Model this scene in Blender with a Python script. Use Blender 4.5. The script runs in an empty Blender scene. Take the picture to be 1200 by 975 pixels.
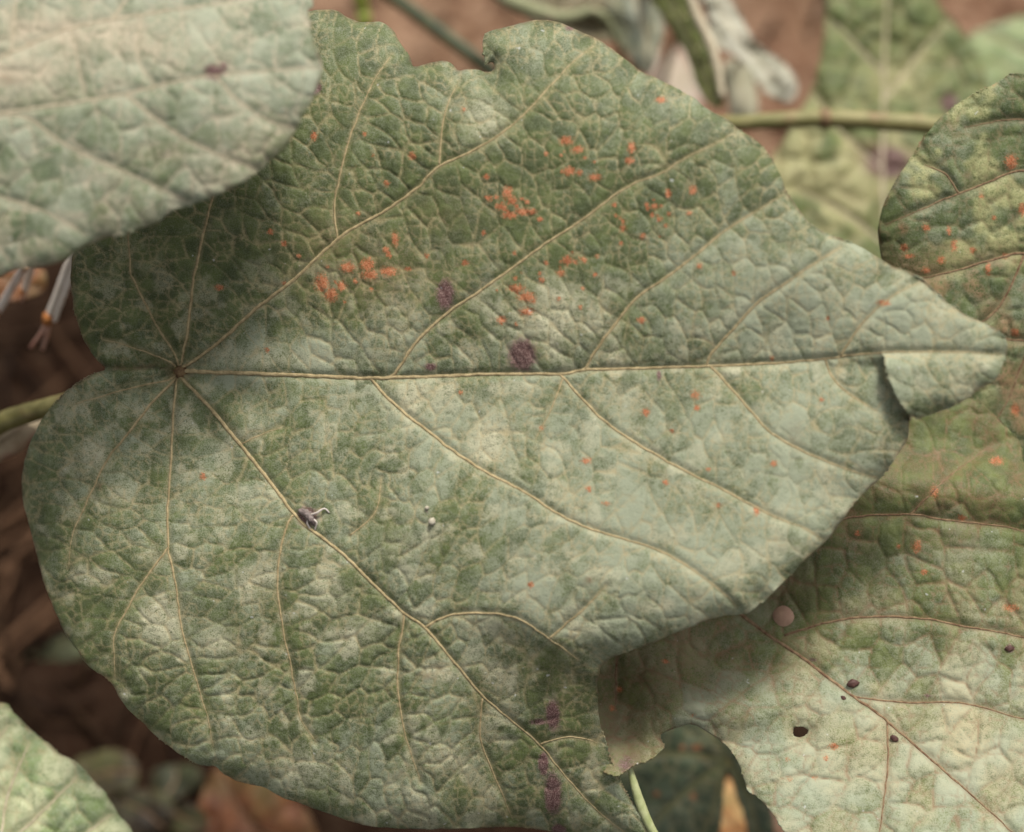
import bpy, math, random
import numpy as np
from mathutils import Vector

# ------------------------------------------------------------------ camera, sky, sun, exposure
scn = bpy.context.scene
TILT = math.radians(35)
CAMZ = 0.4785
LENS = 60.0
cd = bpy.data.cameras.new('camera'); cam = bpy.data.objects.new('camera', cd)
scn.collection.objects.link(cam); scn.camera = cam
cam.location = (0, 0, CAMZ); cam.rotation_euler = (TILT, 0, 0)
cd.lens = LENS; cd.sensor_width = 36; cd.sensor_fit = 'HORIZONTAL'
cd.clip_start = 0.01; cd.clip_end = 500
cd.dof.use_dof = True; cd.dof.focus_distance = 0.346; cd.dof.aperture_fstop = 6.3

w = bpy.data.worlds.new('World'); scn.world = w; w.use_nodes = True
SUN_EL, SUN_AZ = math.radians(69), math.radians(30)      # azimuth from +Y towards +X
nt = w.node_tree; nt.nodes.clear()
sky = nt.nodes.new('ShaderNodeTexSky'); sky.sky_type = 'NISHITA'; sky.sun_disc = False
sky.sun_elevation = SUN_EL; sky.sun_rotation = SUN_AZ; sky.dust_density = 4; sky.air_density = 1.0
hs = nt.nodes.new('ShaderNodeHueSaturation'); hs.inputs['Saturation'].default_value = 0.12   # overcast: grey cloud
bg = nt.nodes.new('ShaderNodeBackground'); bg.inputs['Strength'].default_value = 0.062
wo = nt.nodes.new('ShaderNodeOutputWorld')
nt.links.new(sky.outputs[0], hs.inputs['Color']); nt.links.new(hs.outputs[0], bg.inputs[0]); nt.links.new(bg.outputs[0], wo.inputs[0])
sd = bpy.data.lights.new('sun', 'SUN'); sd.energy = 1.5; sd.angle = math.radians(14); sd.color = (1, 0.95, 0.86)
sun = bpy.data.objects.new('sun', sd); scn.collection.objects.link(sun)
sdir = Vector((math.sin(SUN_AZ) * math.cos(SUN_EL), math.cos(SUN_AZ) * math.cos(SUN_EL), math.sin(SUN_EL)))
sun.rotation_euler = sdir.to_track_quat('Z', 'Y').to_euler(); sun.location = (0, 0, 3)
scn.view_settings.view_transform = 'Standard'; scn.view_settings.look = 'None'
scn.view_settings.exposure = 1.47; scn.view_settings.gamma = 1

# ------------------------------------------------------------------ helpers
COL = scn.collection
K = 36.0 / LENS / 1200.0                 # metres per photo pixel at 1 m
U = 0.34 * K                             # metres per photo pixel at the main leaf
ct, st = math.cos(TILT), math.sin(TILT)
def to_world(p):                         # camera axes -> world
    p = np.asarray(p, float); o = np.empty_like(p)
    o[..., 0] = p[..., 0]; o[..., 1] = ct * p[..., 1] - st * p[..., 2]; o[..., 2] = st * p[..., 1] + ct * p[..., 2] + CAMZ
    return o
def ray(px, py):
    px = np.asarray(px, float); py = np.asarray(py, float)
    return np.stack([(px - 600) * K, -(py - 487.5) * K, -np.ones_like(px)], -1)
class Plane:                             # a leaf's mean plane: depth at one point and two slopes
    def __init__(s, px, py, d, sx=0.0, sy=0.0):
        n = np.array([-sx, -sy, 1.0]); s.n = n / np.linalg.norm(n)   # sx, sy: rise towards camera per m right / up
        s.c = float(ray(px, py) @ s.n) * d
    def P(s, px, py, h=0.0):
        r = ray(px, py); t = (s.c + h) / (r @ s.n)
        return to_world(r * np.asarray(t)[..., None])
def at(px, py, d): return to_world(ray(px, py) * d)
def on_ground(px, py, z=0.0):
    r = ray(px, py); o = np.array([0, 0, CAMZ]); v = to_world(r) - o
    return o + v * (z - CAMZ) / v[2]

def H2(ix, iy, s):
    ix = np.asarray(ix).astype(np.int64); iy = np.asarray(iy).astype(np.int64)
    h = (ix * 374761393 + iy * 668265263 + s * 2147483647 * 7 + s * 974711) & 0xffffffff
    h = ((h ^ (h >> 13)) * 1274126177) & 0xffffffff
    h = ((h ^ (h >> 16)) * 2246822519) & 0xffffffff
    return ((h ^ (h >> 15)) & 0xffffff) / float(0xffffff)
def vnoise(x, y, s=0):
    fx = np.floor(x); fy = np.floor(y); u = x - fx; v = y - fy
    u = u * u * (3 - 2 * u); v = v * v * (3 - 2 * v)
    a = H2(fx, fy, s); b = H2(fx + 1, fy, s); c = H2(fx, fy + 1, s); d = H2(fx + 1, fy + 1, s)
    return (a * (1 - u) + b * u) * (1 - v) + (c * (1 - u) + d * u) * v
def fbm(x, y, s=0, o=4):
    r = 0; a = 0.5
    for i in range(o):
        r = r + a * vnoise(x, y, s + i * 17); x = x * 2.03 + 5.1; y = y * 2.03 + 9.7; a *= 0.5
    return r / (1 - 0.5 ** o)
def sstep(a, b, x):
    t = np.clip((x - a) / (b - a), 0, 1); return t * t * (3 - 2 * t)
def catmull(pts, step=4.0, closed=False):
    p = np.array(pts, float); n = len(p); out = []
    for i in range(n if closed else n - 1):
        if closed: a, b, c, d = p[i - 1], p[i], p[(i + 1) % n], p[(i + 2) % n]
        else: a, b, c, d = p[max(i - 1, 0)], p[i], p[i + 1], p[min(i + 2, n - 1)]
        m = max(1, int(np.linalg.norm(c[:2] - b[:2]) / step))
        for k in range(m):
            t = k / m
            out.append(0.5 * (2 * b + (c - a) * t + (2 * a - 5 * b + 4 * c - d) * t * t + (3 * b - a - 3 * c + d) * t ** 3))
    if not closed: out.append(p[-1])
    return np.array(out)

def link_mesh(name, V, F, mat, parent=None, origin=None, attrs=None, smooth=True):
    me = bpy.data.meshes.new(name)
    V = np.asarray(V, float)
    if origin is not None: V = V - np.asarray(origin)
    if isinstance(F, np.ndarray) and F.ndim == 2:
        k = F.shape[1]; me.vertices.add(len(V)); me.vertices.foreach_set('co', V.astype(np.float32).ravel())
        me.loops.add(F.size); me.loops.foreach_set('vertex_index', F.astype(np.int32).ravel())
        me.polygons.add(len(F)); me.polygons.foreach_set('loop_start', np.arange(0, F.size, k, dtype=np.int32))
        me.update(calc_edges=True)
    else:
        me.from_pydata([tuple(v) for v in V], [], [tuple(f) for f in F])
    me.validate()
    me.polygons.foreach_set('use_smooth', np.full(len(me.polygons), smooth))
    for k, a in (attrs or {}).items():
        at_ = me.attributes.new(k, 'FLOAT', 'POINT'); at_.data.foreach_set('value', np.asarray(a, np.float32))
    if mat: me.materials.append(mat)
    me.update()
    o = bpy.data.objects.new(name, me); COL.objects.link(o)
    if parent: o.parent = parent
    elif origin is not None: o.location = origin
    return o
def tag(o, label=None, cat=None, group=None, kind=None):
    for k, v in (('label', label), ('category', cat), ('group', group), ('kind', kind)):
        if v: o[k] = v
    return o
def thing(name, loc, label, cat, group=None):
    o = bpy.data.objects.new(name, None); COL.objects.link(o); o.location = loc
    o.empty_display_size = 0.01
    return tag(o, label, cat, group)
def tube_data(path, rad, nseg=8, jit=0.0, seed=0, flat=1.0):
    P = np.array(path, float); n = len(P); rad = np.broadcast_to(np.asarray(rad, float), (n,))
    T = np.gradient(P, axis=0); T /= np.linalg.norm(T, axis=1)[:, None] + 1e-12
    up = np.array([0.05, -st, ct]); rs = np.random.RandomState(seed)
    V = []
    for i in range(n):
        a = np.cross(T[i], up)
        if np.linalg.norm(a) < 0.05: a = np.cross(T[i], [1, 0, 0])
        a /= np.linalg.norm(a); b = np.cross(a, T[i])
        for k in range(nseg):
            th = 2 * math.pi * k / nseg; r = rad[i] * (1 + jit * (rs.rand() - .5) * 2)
            V.append(P[i] + a * math.cos(th) * r + b * math.sin(th) * r * flat)
    F = []
    for i in range(n - 1):
        for k in range(nseg):
            k2 = (k + 1) % nseg
            F.append((i * nseg + k, i * nseg + k2, (i + 1) * nseg + k2, (i + 1) * nseg + k))
    V.append(P[0]); V.append(P[-1]); c0 = n * nseg
    for k in range(nseg):
        k2 = (k + 1) % nseg
        F.append((c0, k2, k)); F.append((c0 + 1, (n - 1) * nseg + k, (n - 1) * nseg + k2))
    return np.array(V), F

# ------------------------------------------------------------------ materials
def nodes_of(name):
    m = bpy.data.materials.new(name); m.use_nodes = True; t = m.node_tree; t.nodes.clear()
    return m, t
class G:
    def __init__(s, t): s.t = t
    def n(s, ty, **kw):
        o = s.t.nodes.new(ty)
        for k, v in kw.items(): setattr(o, k, v)
        return o
    def put(s, sock, v):
        if isinstance(v, bpy.types.NodeSocket): s.t.links.new(v, sock)
        elif isinstance(v, (tuple, list)) and len(v) == 3 and sock.type == 'RGBA': sock.default_value = (*v, 1)
        else: sock.default_value = v
    def math(s, op, a, b=0.0, c=None, clamp=False):
        o = s.n('ShaderNodeMath', operation=op, use_clamp=clamp); s.put(o.inputs[0], a); s.put(o.inputs[1], b)
        if c is not None: s.put(o.inputs[2], c)
        return o.outputs[0]
    def mix(s, f, a, b, mode='MIX'):
        o = s.n('ShaderNodeMix', data_type='RGBA', blend_type=mode); s.put(o.inputs[0], f); s.put(o.inputs[6], a); s.put(o.inputs[7], b)
        return o.outputs[2]
    def noise(s, vec, scale, detail=2, rough=0.5):
        o = s.n('ShaderNodeTexNoise'); s.put(o.inputs['Vector'], vec)
        o.inputs['Scale'].default_value = scale; o.inputs['Detail'].default_value = detail; o.inputs['Roughness'].default_value = rough
        return o.outputs[0]
    def mr(s, v, a, b, c=0.0, d=1.0, smooth=True):
        o = s.n('ShaderNodeMapRange', interpolation_type='SMOOTHSTEP' if smooth else 'LINEAR')
        s.put(o.inputs[0], v); o.inputs[1].default_value = a; o.inputs[2].default_value = b; o.inputs[3].default_value = c; o.inputs[4].default_value = d
        return o.outputs[0]
    def attr(s, name): return s.n('ShaderNodeAttribute', attribute_name=name).outputs['Fac']
    def coord(s): return s.n('ShaderNodeTexCoord').outputs['Object']
    def out(s, sh): o = s.n('ShaderNodeOutputMaterial'); s.t.links.new(sh, o.inputs[0])

def leaf_mat(name, dark=(.040, .056, .014), mid=(.085, .108, .030), dustc=(.285, .31, .215), cream=(.42, .40, .27),
             tan=(.36, .29, .15), brown=(.12, .06, .025), rough=0.62, transl=0.12, fine=1.0, veinamt=0.7):
    m, t = nodes_of(name); g = G(t); v = g.coord()
    n1 = g.noise(v, 260, 3); n2 = g.noise(v, 900, 3, .65); n3 = g.noise(v, 3600, 2, .6); n4 = g.noise(v, 90, 3)
    c = g.mix(g.mr(n1, .35, .68), dark, mid)
    c = g.mix(g.math('MULTIPLY', g.mr(n4, .45, .7), .35), c, (.095, .125, .03))
    # powdery bloom: patchy grains over the green
    d = g.attr('dust')
    grain = g.math('ADD', g.math('MULTIPLY', n2, .55), g.math('MULTIPLY', n3, .45))
    dd = g.math('ADD', d, g.math('MULTIPLY', g.math('SUBTRACT', grain, .5), 1.75 * fine))
    dd = g.mr(g.math('MULTIPLY', g.mr(dd, .12, .95), d), 0, .9, 0, 1, False)
    c = g.mix(dd, c, dustc)
    cr = g.attr('cream')
    c = g.mix(g.math('MULTIPLY', cr, g.mr(grain, .25, .58)), c, cream)
    br = g.attr('brown')
    c = g.mix(g.math('MULTIPLY', br, g.mr(grain, .33, .6)), c, brown)
    ve = g.attr('vein')
    c = g.mix(g.math('MULTIPLY', ve, g.math('MULTIPLY', g.mr(n2, .25, .6), veinamt)), c, tan)
    pu = g.attr('purple')
    c = g.mix(g.mr(g.math('ADD', pu, g.math('MULTIPLY', g.math('SUBTRACT', grain, .5), 1.0)), .12, .6, 0, .95), c,
              g.mix(g.mr(n3, .45, .65), (.085, .030, .033), (.20, .11, .105)))
    ru = g.attr('rust')
    rr = g.mr(g.math('ADD', ru, g.math('MULTIPLY', g.math('SUBTRACT', g.noise(v, 2600, 3, .8), .5), 3.0)), .44, .72)
    c = g.mix(g.math('MULTIPLY', g.mr(ru, .05, .7), .35), c, (.20, .10, .03))
    c = g.mix(g.math('MULTIPLY', rr, g.mr(ru, .05, .3, 0, .85)), c, g.mix(g.mr(n3, .35, .65), (.30, .065, .02), (.50, .18, .075)))
    # sparse white specks
    c = g.mix(g.math('MULTIPLY', g.mr(g.noise(v, 700, 1), .775, .81), .45), c, (.55, .56, .55))
    # finest grain of hairs: slight tone change
    c = g.mix(g.mr(n3, .3, .7), c, g.mix(.10 * fine, c, (.5, .5, .38)))
    p = g.n('ShaderNodeBsdfPrincipled'); g.put(p.inputs['Base Color'], c)
    g.put(p.inputs['Roughness'], g.mr(dd, 0, 1, rough - .1, rough + .16)); p.inputs['Specular IOR Level'].default_value = .22
    p.inputs['Sheen Weight'].default_value = .05; p.inputs['Sheen Roughness'].default_value = .5; p.inputs['Sheen Tint'].default_value = (.9, .95, .9, 1)
    b = g.n('ShaderNodeBump'); b.inputs['Strength'].default_value = .55 * fine; b.inputs['Distance'].default_value = .00035
    g.put(b.inputs['Height'], g.math('ADD', g.math('MULTIPLY', n2, .7), g.math('MULTIPLY', n3, .45)))
    t.links.new(b.outputs[0], p.inputs['Normal'])
    tr = g.n('ShaderNodeBsdfTranslucent'); g.put(tr.inputs[0], g.mix(.5, c, (.16, .22, .02)))
    ms = g.n('ShaderNodeMixShader'); ms.inputs[0].default_value = transl
    t.links.new(p.outputs[0], ms.inputs[1]); t.links.new(tr.outputs[0], ms.inputs[2]); g.out(ms.outputs[0])
    return m
def plain_mat(name, a, b, scale=400, rough=.7, bump=.3, c=None, transl=0.0, stretch=None, spec=.35):
    m, t = nodes_of(name); g = G(t); v = g.coord()
    if stretch:
        mp = g.n('ShaderNodeMapping'); mp.inputs['Scale'].default_value = stretch; g.put(mp.inputs[0], v); v = mp.outputs[0]
    n1 = g.noise(v, scale, 4, .6); n2 = g.noise(v, scale * 5, 2, .6)
    col = g.mix(g.mr(n1, .32, .68), a, b)
    if c: col = g.mix(g.mr(g.noise(v, scale * .35, 2), .5, .66), col, c)
    col = g.mix(g.math('MULTIPLY', n2, .3), col, g.mix(.5, col, (0, 0, 0)))
    p = g.n('ShaderNodeBsdfPrincipled'); g.put(p.inputs['Base Color'], col); p.inputs['Roughness'].default_value = rough
    p.inputs['Specular IOR Level'].default_value = spec
    bp = g.n('ShaderNodeBump'); bp.inputs['Strength'].default_value = bump; bp.inputs['Distance'].default_value = .0006
    g.put(bp.inputs['Height'], g.math('ADD', n1, g.math('MULTIPLY', n2, .4))); t.links.new(bp.outputs[0], p.inputs['Normal'])
    sh = p.outputs[0]
    if transl:
        tr = g.n('ShaderNodeBsdfTranslucent'); g.put(tr.inputs[0], col); ms = g.n('ShaderNodeMixShader'); ms.inputs[0].default_value = transl
        t.links.new(sh, ms.inputs[1]); t.links.new(tr.outputs[0], ms.inputs[2]); sh = ms.outputs[0]
    g.out(sh); return m

# ------------------------------------------------------------------ leaf builder
def raster_dist(gx, gy, segs, reach, want_pt=False):
    """distance from every grid node to the nearest of many short segments (only within reach)"""
    ny, nx = len(gy), len(gx); D = np.full((ny, nx), float(reach)); st_ = gx[1] - gx[0]
    if want_pt: QX = np.zeros((ny, nx)); QY = np.zeros((ny, nx))
    for (ax, ay), (bx, by) in segs:
        i0 = max(0, int((min(ax, bx) - reach - gx[0]) / st_)); i1 = min(nx, int((max(ax, bx) + reach - gx[0]) / st_) + 2)
        j0 = max(0, int((min(ay, by) - reach - gy[0]) / st_)); j1 = min(ny, int((max(ay, by) + reach - gy[0]) / st_) + 2)
        if i1 <= i0 or j1 <= j0: continue
        X = gx[None, i0:i1]; Y = gy[j0:j1, None]; dx, dy = bx - ax, by - ay
        t = np.clip(((X - ax) * dx + (Y - ay) * dy) / (dx * dx + dy * dy + 1e-9), 0, 1)
        qx = ax + t * dx; qy = ay + t * dy; d = np.hypot(X - qx, Y - qy); s = D[j0:j1, i0:i1]
        if want_pt:
            m = d < s; QX[j0:j1, i0:i1][m] = qx[m]; QY[j0:j1, i0:i1][m] = qy[m]
        np.minimum(s, d, out=s)
    return (D, QX, QY) if want_pt else D
def seglist(c, closed=False):
    return list(zip(c, np.roll(c, -1, 0))) if closed else list(zip(c[:-1], c[1:]))
def inside(X, Y, poly):
    r = np.zeros(X.shape, bool); n = len(poly)
    for i in range(n):
        x1, y1 = poly[i]; x2, y2 = poly[(i + 1) % n]
        if y1 == y2: continue
        m = ((y1 > Y) != (y2 > Y)) & (X < (x2 - x1) * (Y - y1) / (y2 - y1) + x1); r ^= m
    return r
def blobs(X, Y, lst):
    o = np.zeros_like(X)
    for b in lst:
        x, y, rx = b[:3]; ry = b[3] if len(b) > 3 else rx; a = b[4] if len(b) > 4 else 1.0
        o = np.maximum(o, a * np.exp(-((X - x) / rx) ** 2 - ((Y - y) / ry) ** 2))
    return o
def sumblobs(X, Y, lst):
    o = np.zeros_like(X)
    for x, y, rx, ry, a in lst: o = o + a * np.exp(-((X - x) / rx) ** 2 - ((Y - y) / ry) ** 2)
    return o
def voro(X, Y, sp, seed, gxs, gys, k):
    """cells stretched across the field direction; returns F2-F1 in px"""
    cx = np.floor(X / sp); cy = np.floor(Y / sp); f1 = np.full(X.shape, 1e9); f2 = f1.copy(); cid = np.zeros(X.shape)
    for a in (-2, -1, 0, 1, 2):
        for b in (-2, -1, 0, 1, 2):
            ix = cx + a; iy = cy + b
            dx = (ix + .1 + .8 * H2(ix, iy, seed)) * sp - X; dy = (iy + .1 + .8 * H2(ix, iy, seed + 1)) * sp - Y
            al = dx * gxs + dy * gys
            d = np.sqrt(dx * dx + dy * dy + (k * k - 1) * al * al)
            f2 = np.minimum(f2, np.maximum(f1, d)); cid = np.where(d < f1, H2(ix, iy, seed + 2), cid); f1 = np.minimum(f1, d)
    return (f2 - f1) * .5, cid

def make_leaf(name, label, outline, base, veins, plane, wfun, mats, masks, step=3.0, q1=(38, 4.0), q2=(15, 1.3), k=1.6,
              curl=(6, 22), seed=0, vr=2.0, thick=.00035, group=None, jag=.7, holes=(), vlift=.1, cat='leaf', groove=2.0, cellamt=1.0):
    """outline / veins in photo pixels on the leaf's own curved surface; veins = [(points, r0, r1)]"""
    U_ = plane_scale = abs(plane.c) * K
    oc = catmull(outline, 3.0, True); rs = np.random.RandomState(seed + 5)
    tt = np.arange(len(oc)); nrm = np.roll(oc, -1, 0) - np.roll(oc, 1, 0); nrm = np.stack([nrm[:, 1], -nrm[:, 0]], 1) / (np.linalg.norm(nrm, axis=1)[:, None] + 1e-9)
    oc = oc + nrm * ((fbm(tt / 4.0, tt * 0, seed, 3) - .5) * 2 * jag * 2)[:, None]
    polys = [oc] + [np.array([(hx + rx * (1 + .18 * math.sin(3 * a + hx)) * math.cos(a), hy + ry * math.sin(a)) for a in np.linspace(0, 2 * math.pi, 25)[:-1]]) for hx, hy, rx, ry in holes]
    x0, y0 = oc.min(0) - 2 * step; x1, y1 = oc.max(0) + 2 * step
    gx = np.arange(x0, x1, step); gy = np.arange(y0, y1, step); X, Y = np.meshgrid(gx, gy)
    ins = np.zeros(X.shape, bool)
    for p in polys: ins ^= inside(X, Y, p)
    osegs = sum([seglist(p, True) for p in polys], [])
    De, QX, QY = raster_dist(gx, gy, osegs, 90, True)
    vc = [catmull(v[0], 4.0) for v in veins]
    Dv = raster_dist(gx, gy, sum([seglist(c) for c in vc], []), 45)
    # path length from the base: tertiary veins run across it
    sp = []; sv = []
    for c in vc:
        L = np.concatenate([[0], np.cumsum(np.linalg.norm(np.diff(c, axis=0), axis=1))]) + np.hypot(*(c[0] - np.array(base)))
        sp.append(c[::4]); sv.append(L[::4])
    sp = np.concatenate(sp); sv = np.concatenate(sv); st2 = 14.0
    cx = np.arange(x0, x1 + st2 * 2, st2); cy = np.arange(y0, y1 + st2 * 2, st2); CX, CY = np.meshgrid(cx, cy)
    num = np.zeros(CX.shape); den = num.copy()
    for (a, b), s in zip(sp, sv):
        ww = 1.0 / ((CX - a) ** 2 + (CY - b) ** 2 + 400) ** 1.5; num += ww * s; den += ww
    S = num / den; gY, gX = np.gradient(S, st2); gn = np.hypot(gX, gY) + 1e-6; gX /= gn; gY /= gn
    def up(A):
        fx = (X - x0) / st2; fy = (Y - y0) / st2; i = np.floor(fx).astype(int); j = np.floor(fy).astype(int); u = fx - i; v = fy - j
        return (A[j, i] * (1 - u) + A[j, i + 1] * u) * (1 - v) + (A[j + 1, i] * (1 - u) + A[j + 1, i + 1] * u) * v
    ax_, ay_ = up(gX), up(gY)
    wx = X + (fbm(X / 30, Y / 30, seed + 3, 3) - .5) * 8; wy = Y + (fbm(X / 30, Y / 30, seed + 4, 3) - .5) * 8
    e1, id1 = voro(wx, wy, q1[0], seed + 11, ax_, ay_, k); e2, id2 = voro(wx, wy, q2[0], seed + 23, ax_, ay_, 1.25)
    nv = 1 - np.exp(-(Dv / (q1[0] * .16)) ** 2 * .6)
    m1 = .25 + 1.5 * fbm(X / 80, Y / 80, seed + 31, 2)
    q = q1[1] * (1 - np.exp(-e1 / (q1[0] * .125))) * nv * m1 + q2[1] * (1 - np.exp(-e2 / (q2[0] * .2))) * nv * m1
    qs = masks.get('quilt'); q = q * (qs(X, Y) if qs else 1.0)
    dI = np.where(ins, De, 0)
    W = wfun(X, Y) - curl[0] * np.exp(-dI / curl[1]) * (.45 + 1.1 * vnoise(X / 24, Y / 24, seed + 41)) + q
    W = W - groove * np.exp(-(Dv / 5.0) ** 2) + .4 * (fbm(X / 7, Y / 7, seed + 51, 2) - .5) - .5 * np.exp(-(e1 / 1.8) ** 2) * nv
    rust = masks['rust'](X, Y) if 'rust' in masks else X * 0
    W = W + .8 * np.clip(rust, 0, 1) * vnoise(X / 2.5, Y / 2.5, seed)
    Wm = W * U_
    # faces: any corner inside; outside corners slide onto the margin
    VX = np.where(ins, X, QX); VY = np.where(ins, Y, QY)
    ok = ins | (De < step * 1.6)
    f = (ins[:-1, :-1] | ins[1:, :-1] | ins[:-1, 1:] | ins[1:, 1:]) & ok[:-1, :-1] & ok[1:, :-1] & ok[:-1, 1:] & ok[1:, 1:]
    idx = np.arange(X.size).reshape(X.shape); j, i = np.nonzero(f)
    F = np.stack([idx[j, i], idx[j + 1, i], idx[j + 1, i + 1], idx[j, i + 1]], 1)
    used = np.unique(F); remap = np.full(X.size, -1); remap[used] = np.arange(len(used)); F = remap[F]
    sel = lambda A: A.ravel()[used]
    V = plane.P(sel(VX), sel(VY), sel(Wm))
    def surf(px, py, lift=0.0):
        fx = np.clip((np.asarray(px, float) - x0) / step, 0, len(gx) - 1.01); fy = np.clip((np.asarray(py, float) - y0) / step, 0, len(gy) - 1.01)
        i = fx.astype(int); j = fy.astype(int); u = fx - i; v = fy - j
        h = (Wm[j, i] * (1 - u) + Wm[j, i + 1] * u) * (1 - v) + (Wm[j + 1, i] * (1 - u) + Wm[j + 1, i + 1] * u) * v
        return plane.P(px, py, h + lift * U_)
    A = {}
    celld = ((id1 - .5) * .26 + (id2 - .5) * .16) * cellamt
    brk = fbm(X / 26, Y / 26, seed + 61, 3)
    tert = np.exp(-(e1 / 1.45) ** 2) * (.35 + .65 * sstep(.34, .56, brk)); quart = .75 * np.exp(-(e2 / 1.0) ** 2) * sstep(.38, .6, fbm(X / 20, Y / 20, seed + 63, 2))
    A['vein'] = sel(np.clip(np.maximum(np.maximum(tert, quart), .8 * np.exp(-(Dv / 3.2) ** 2)), 0, 1))
    A['rust'] = sel(rust)
    for kx in ('dust', 'cream', 'purple', 'brown'):
        A[kx] = sel(np.clip(masks[kx](X, Y) + (celld if kx == 'dust' else 0), 0, 1)) if kx in masks else np.zeros(len(used))
    A['brown'] = np.maximum(A['brown'], sel(.85 * np.exp(-(dI / 2.6) ** 2) * sstep(.40, .62, fbm(X / 14, Y / 14, seed + 71, 3))))
    org = surf(np.array(base[0]), np.array(base[1]))
    root = thing(name, org, label, cat, group)
    bl = link_mesh('blade', V, F, mats[0], root, org, A)
    md = bl.modifiers.new('thickness', 'SOLIDIFY'); md.thickness = thick; md.offset = -1
    for n_, (v, c) in enumerate(zip(veins, vc)):
        c = c[::1]; n = len(c); t = np.linspace(0, 1, n)
        r = (v[1] + (v[2] - v[1]) * t) * U_ * vr / 2 * (1 - .75 * t ** 5)
        # keep only the stretch that lies on the blade
        keep = inside(c[:, 0], c[:, 1], oc)
        if keep.sum() < 4: continue
        last = np.nonzero(keep)[0]; c = c[last[0]:last[-1] + 1]; r = r[last[0]:last[-1] + 1]
        c = c + (np.stack([vnoise(c[:, 0] / 9, c[:, 1] / 9, 7), vnoise(c[:, 0] / 9, c[:, 1] / 9, 8)], 1) - .5) * 1.6
        pth = surf(c[:, 0], c[:, 1], vlift)
        Vv, Fv = tube_data(pth, r, 6, .22, n_, .7)
        link_mesh('midrib' if n_ == 0 else 'vein', Vv, Fv, mats[1], root, org)
    return root, surf, org

def add_petiole(root, org, path, rad, mat, name='petiole', nseg=10):
    V, F = tube_data(catmull(np.array(path), .004) if len(path) > 2 else path, rad, nseg, .04)
    return link_mesh(name, V, F, mat, root, org)
def smooth_path(pts, m=8):
    return catmull_n(pts, m)
def catmull_n(pts, m):
    p = np.array(pts, float); n = len(p); out = []
    for i in range(n - 1):
        a, b, c, d = p[max(i - 1, 0)], p[i], p[i + 1], p[min(i + 2, n - 1)]
        for k in range(m):
            t = k / m; out.append(0.5 * (2 * b + (c - a) * t + (2 * a - 5 * b + 4 * c - d) * t * t + (3 * b - a - 3 * c + d) * t ** 3))
    out.append(p[-1]); return np.array(out)
def stem_part(name, pts, rad, mat, root=None, org=None, nseg=12, m=8, jit=.03, seed=0):
    P = catmull_n(pts, m); r = np.interp(np.linspace(0, 1, len(P)), np.linspace(0, 1, len(rad)), rad) if np.ndim(rad) else rad
    V, F = tube_data(P, r, nseg, jit, seed)
    return link_mesh(name, V, F, mat, root, org)

# ------------------------------------------------------------------ ground
def soil_mat():
    m, t = nodes_of('soil'); g = G(t); v = g.coord()
    a = g.noise(v, 28, 5, .6); b = g.noise(v, 160, 4, .65); c = g.noise(v, 700, 3, .6)
    col = g.mix(g.mr(a, .35, .65), (.15, .085, .05), (.27, .17, .11))
    col = g.mix(g.mr(b, .5, .72), col, (.34, .23, .155)); col = g.mix(g.mr(b, .5, .3), col, (.075, .035, .022))
    col = g.mix(g.math('MULTIPLY', g.mr(g.noise(v, 11, 3), .42, .6), .4), col, (.10, .045, .028))
    # shade of the leaf canopy painted into the soil colour on the left side
    col = g.mix(g.math('MULTIPLY', g.attr('canopy_shade'), .92), col, g.mix(b, (.002, .0013, .001), (.014, .006, .003)))
    p = g.n('ShaderNodeBsdfPrincipled'); g.put(p.inputs['Base Color'], col); p.inputs['Roughness'].default_value = .95; p.inputs['Specular IOR Level'].default_value = .04
    bp = g.n('ShaderNodeBump'); bp.inputs['Strength'].default_value = .8; bp.inputs['Distance'].default_value = .004
    g.put(bp.inputs['Height'], g.math('ADD', b, g.math('MULTIPLY', c, .4))); t.links.new(bp.outputs[0], p.inputs['Normal'])
    g.out(p.outputs[0]); return m
SOIL = soil_mat()
def gheight(X, Y):
    f = np.exp(-(np.hypot(X, Y - .35) / 1.5) ** 2)
    return ((fbm(X * 14, Y * 14, 3, 3) - .5) * .030 + (fbm(X * 75, Y * 75, 9, 3) - .5) * .010) * (.4 + .6 * f)
a_ = np.linspace(-1, 1, 261); ax = np.sign(a_) * (np.abs(a_) * .75 + 60 * np.abs(a_) ** 7)
GX, GY = np.meshgrid(ax, ax + .35); GZ = gheight(GX, GY)
n_ = len(ax); idx = np.arange(n_ * n_).reshape(n_, n_)
Fg = np.stack([idx[:-1, :-1], idx[:-1, 1:], idx[1:, 1:], idx[1:, :-1]], -1).reshape(-1, 4)
shade_mask = np.clip(sstep(.50, .43, GY + .75 * GX + .05 * (fbm(GX * 30, GY * 30, 5) - .5)), 0, 1)  # left part of the ground that gets the painted canopy shade
ground = link_mesh('ground', np.stack([GX, GY, GZ], -1).reshape(-1, 3), Fg, SOIL, attrs={'canopy_shade': shade_mask.ravel()})
tag(ground, kind='structure')
def gpt(px, py, lift=0.0):
    p = on_ground(px, py, 0.0); p = on_ground(px, py, float(gheight(p[0], p[1]))); p[2] += lift; return p

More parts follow.
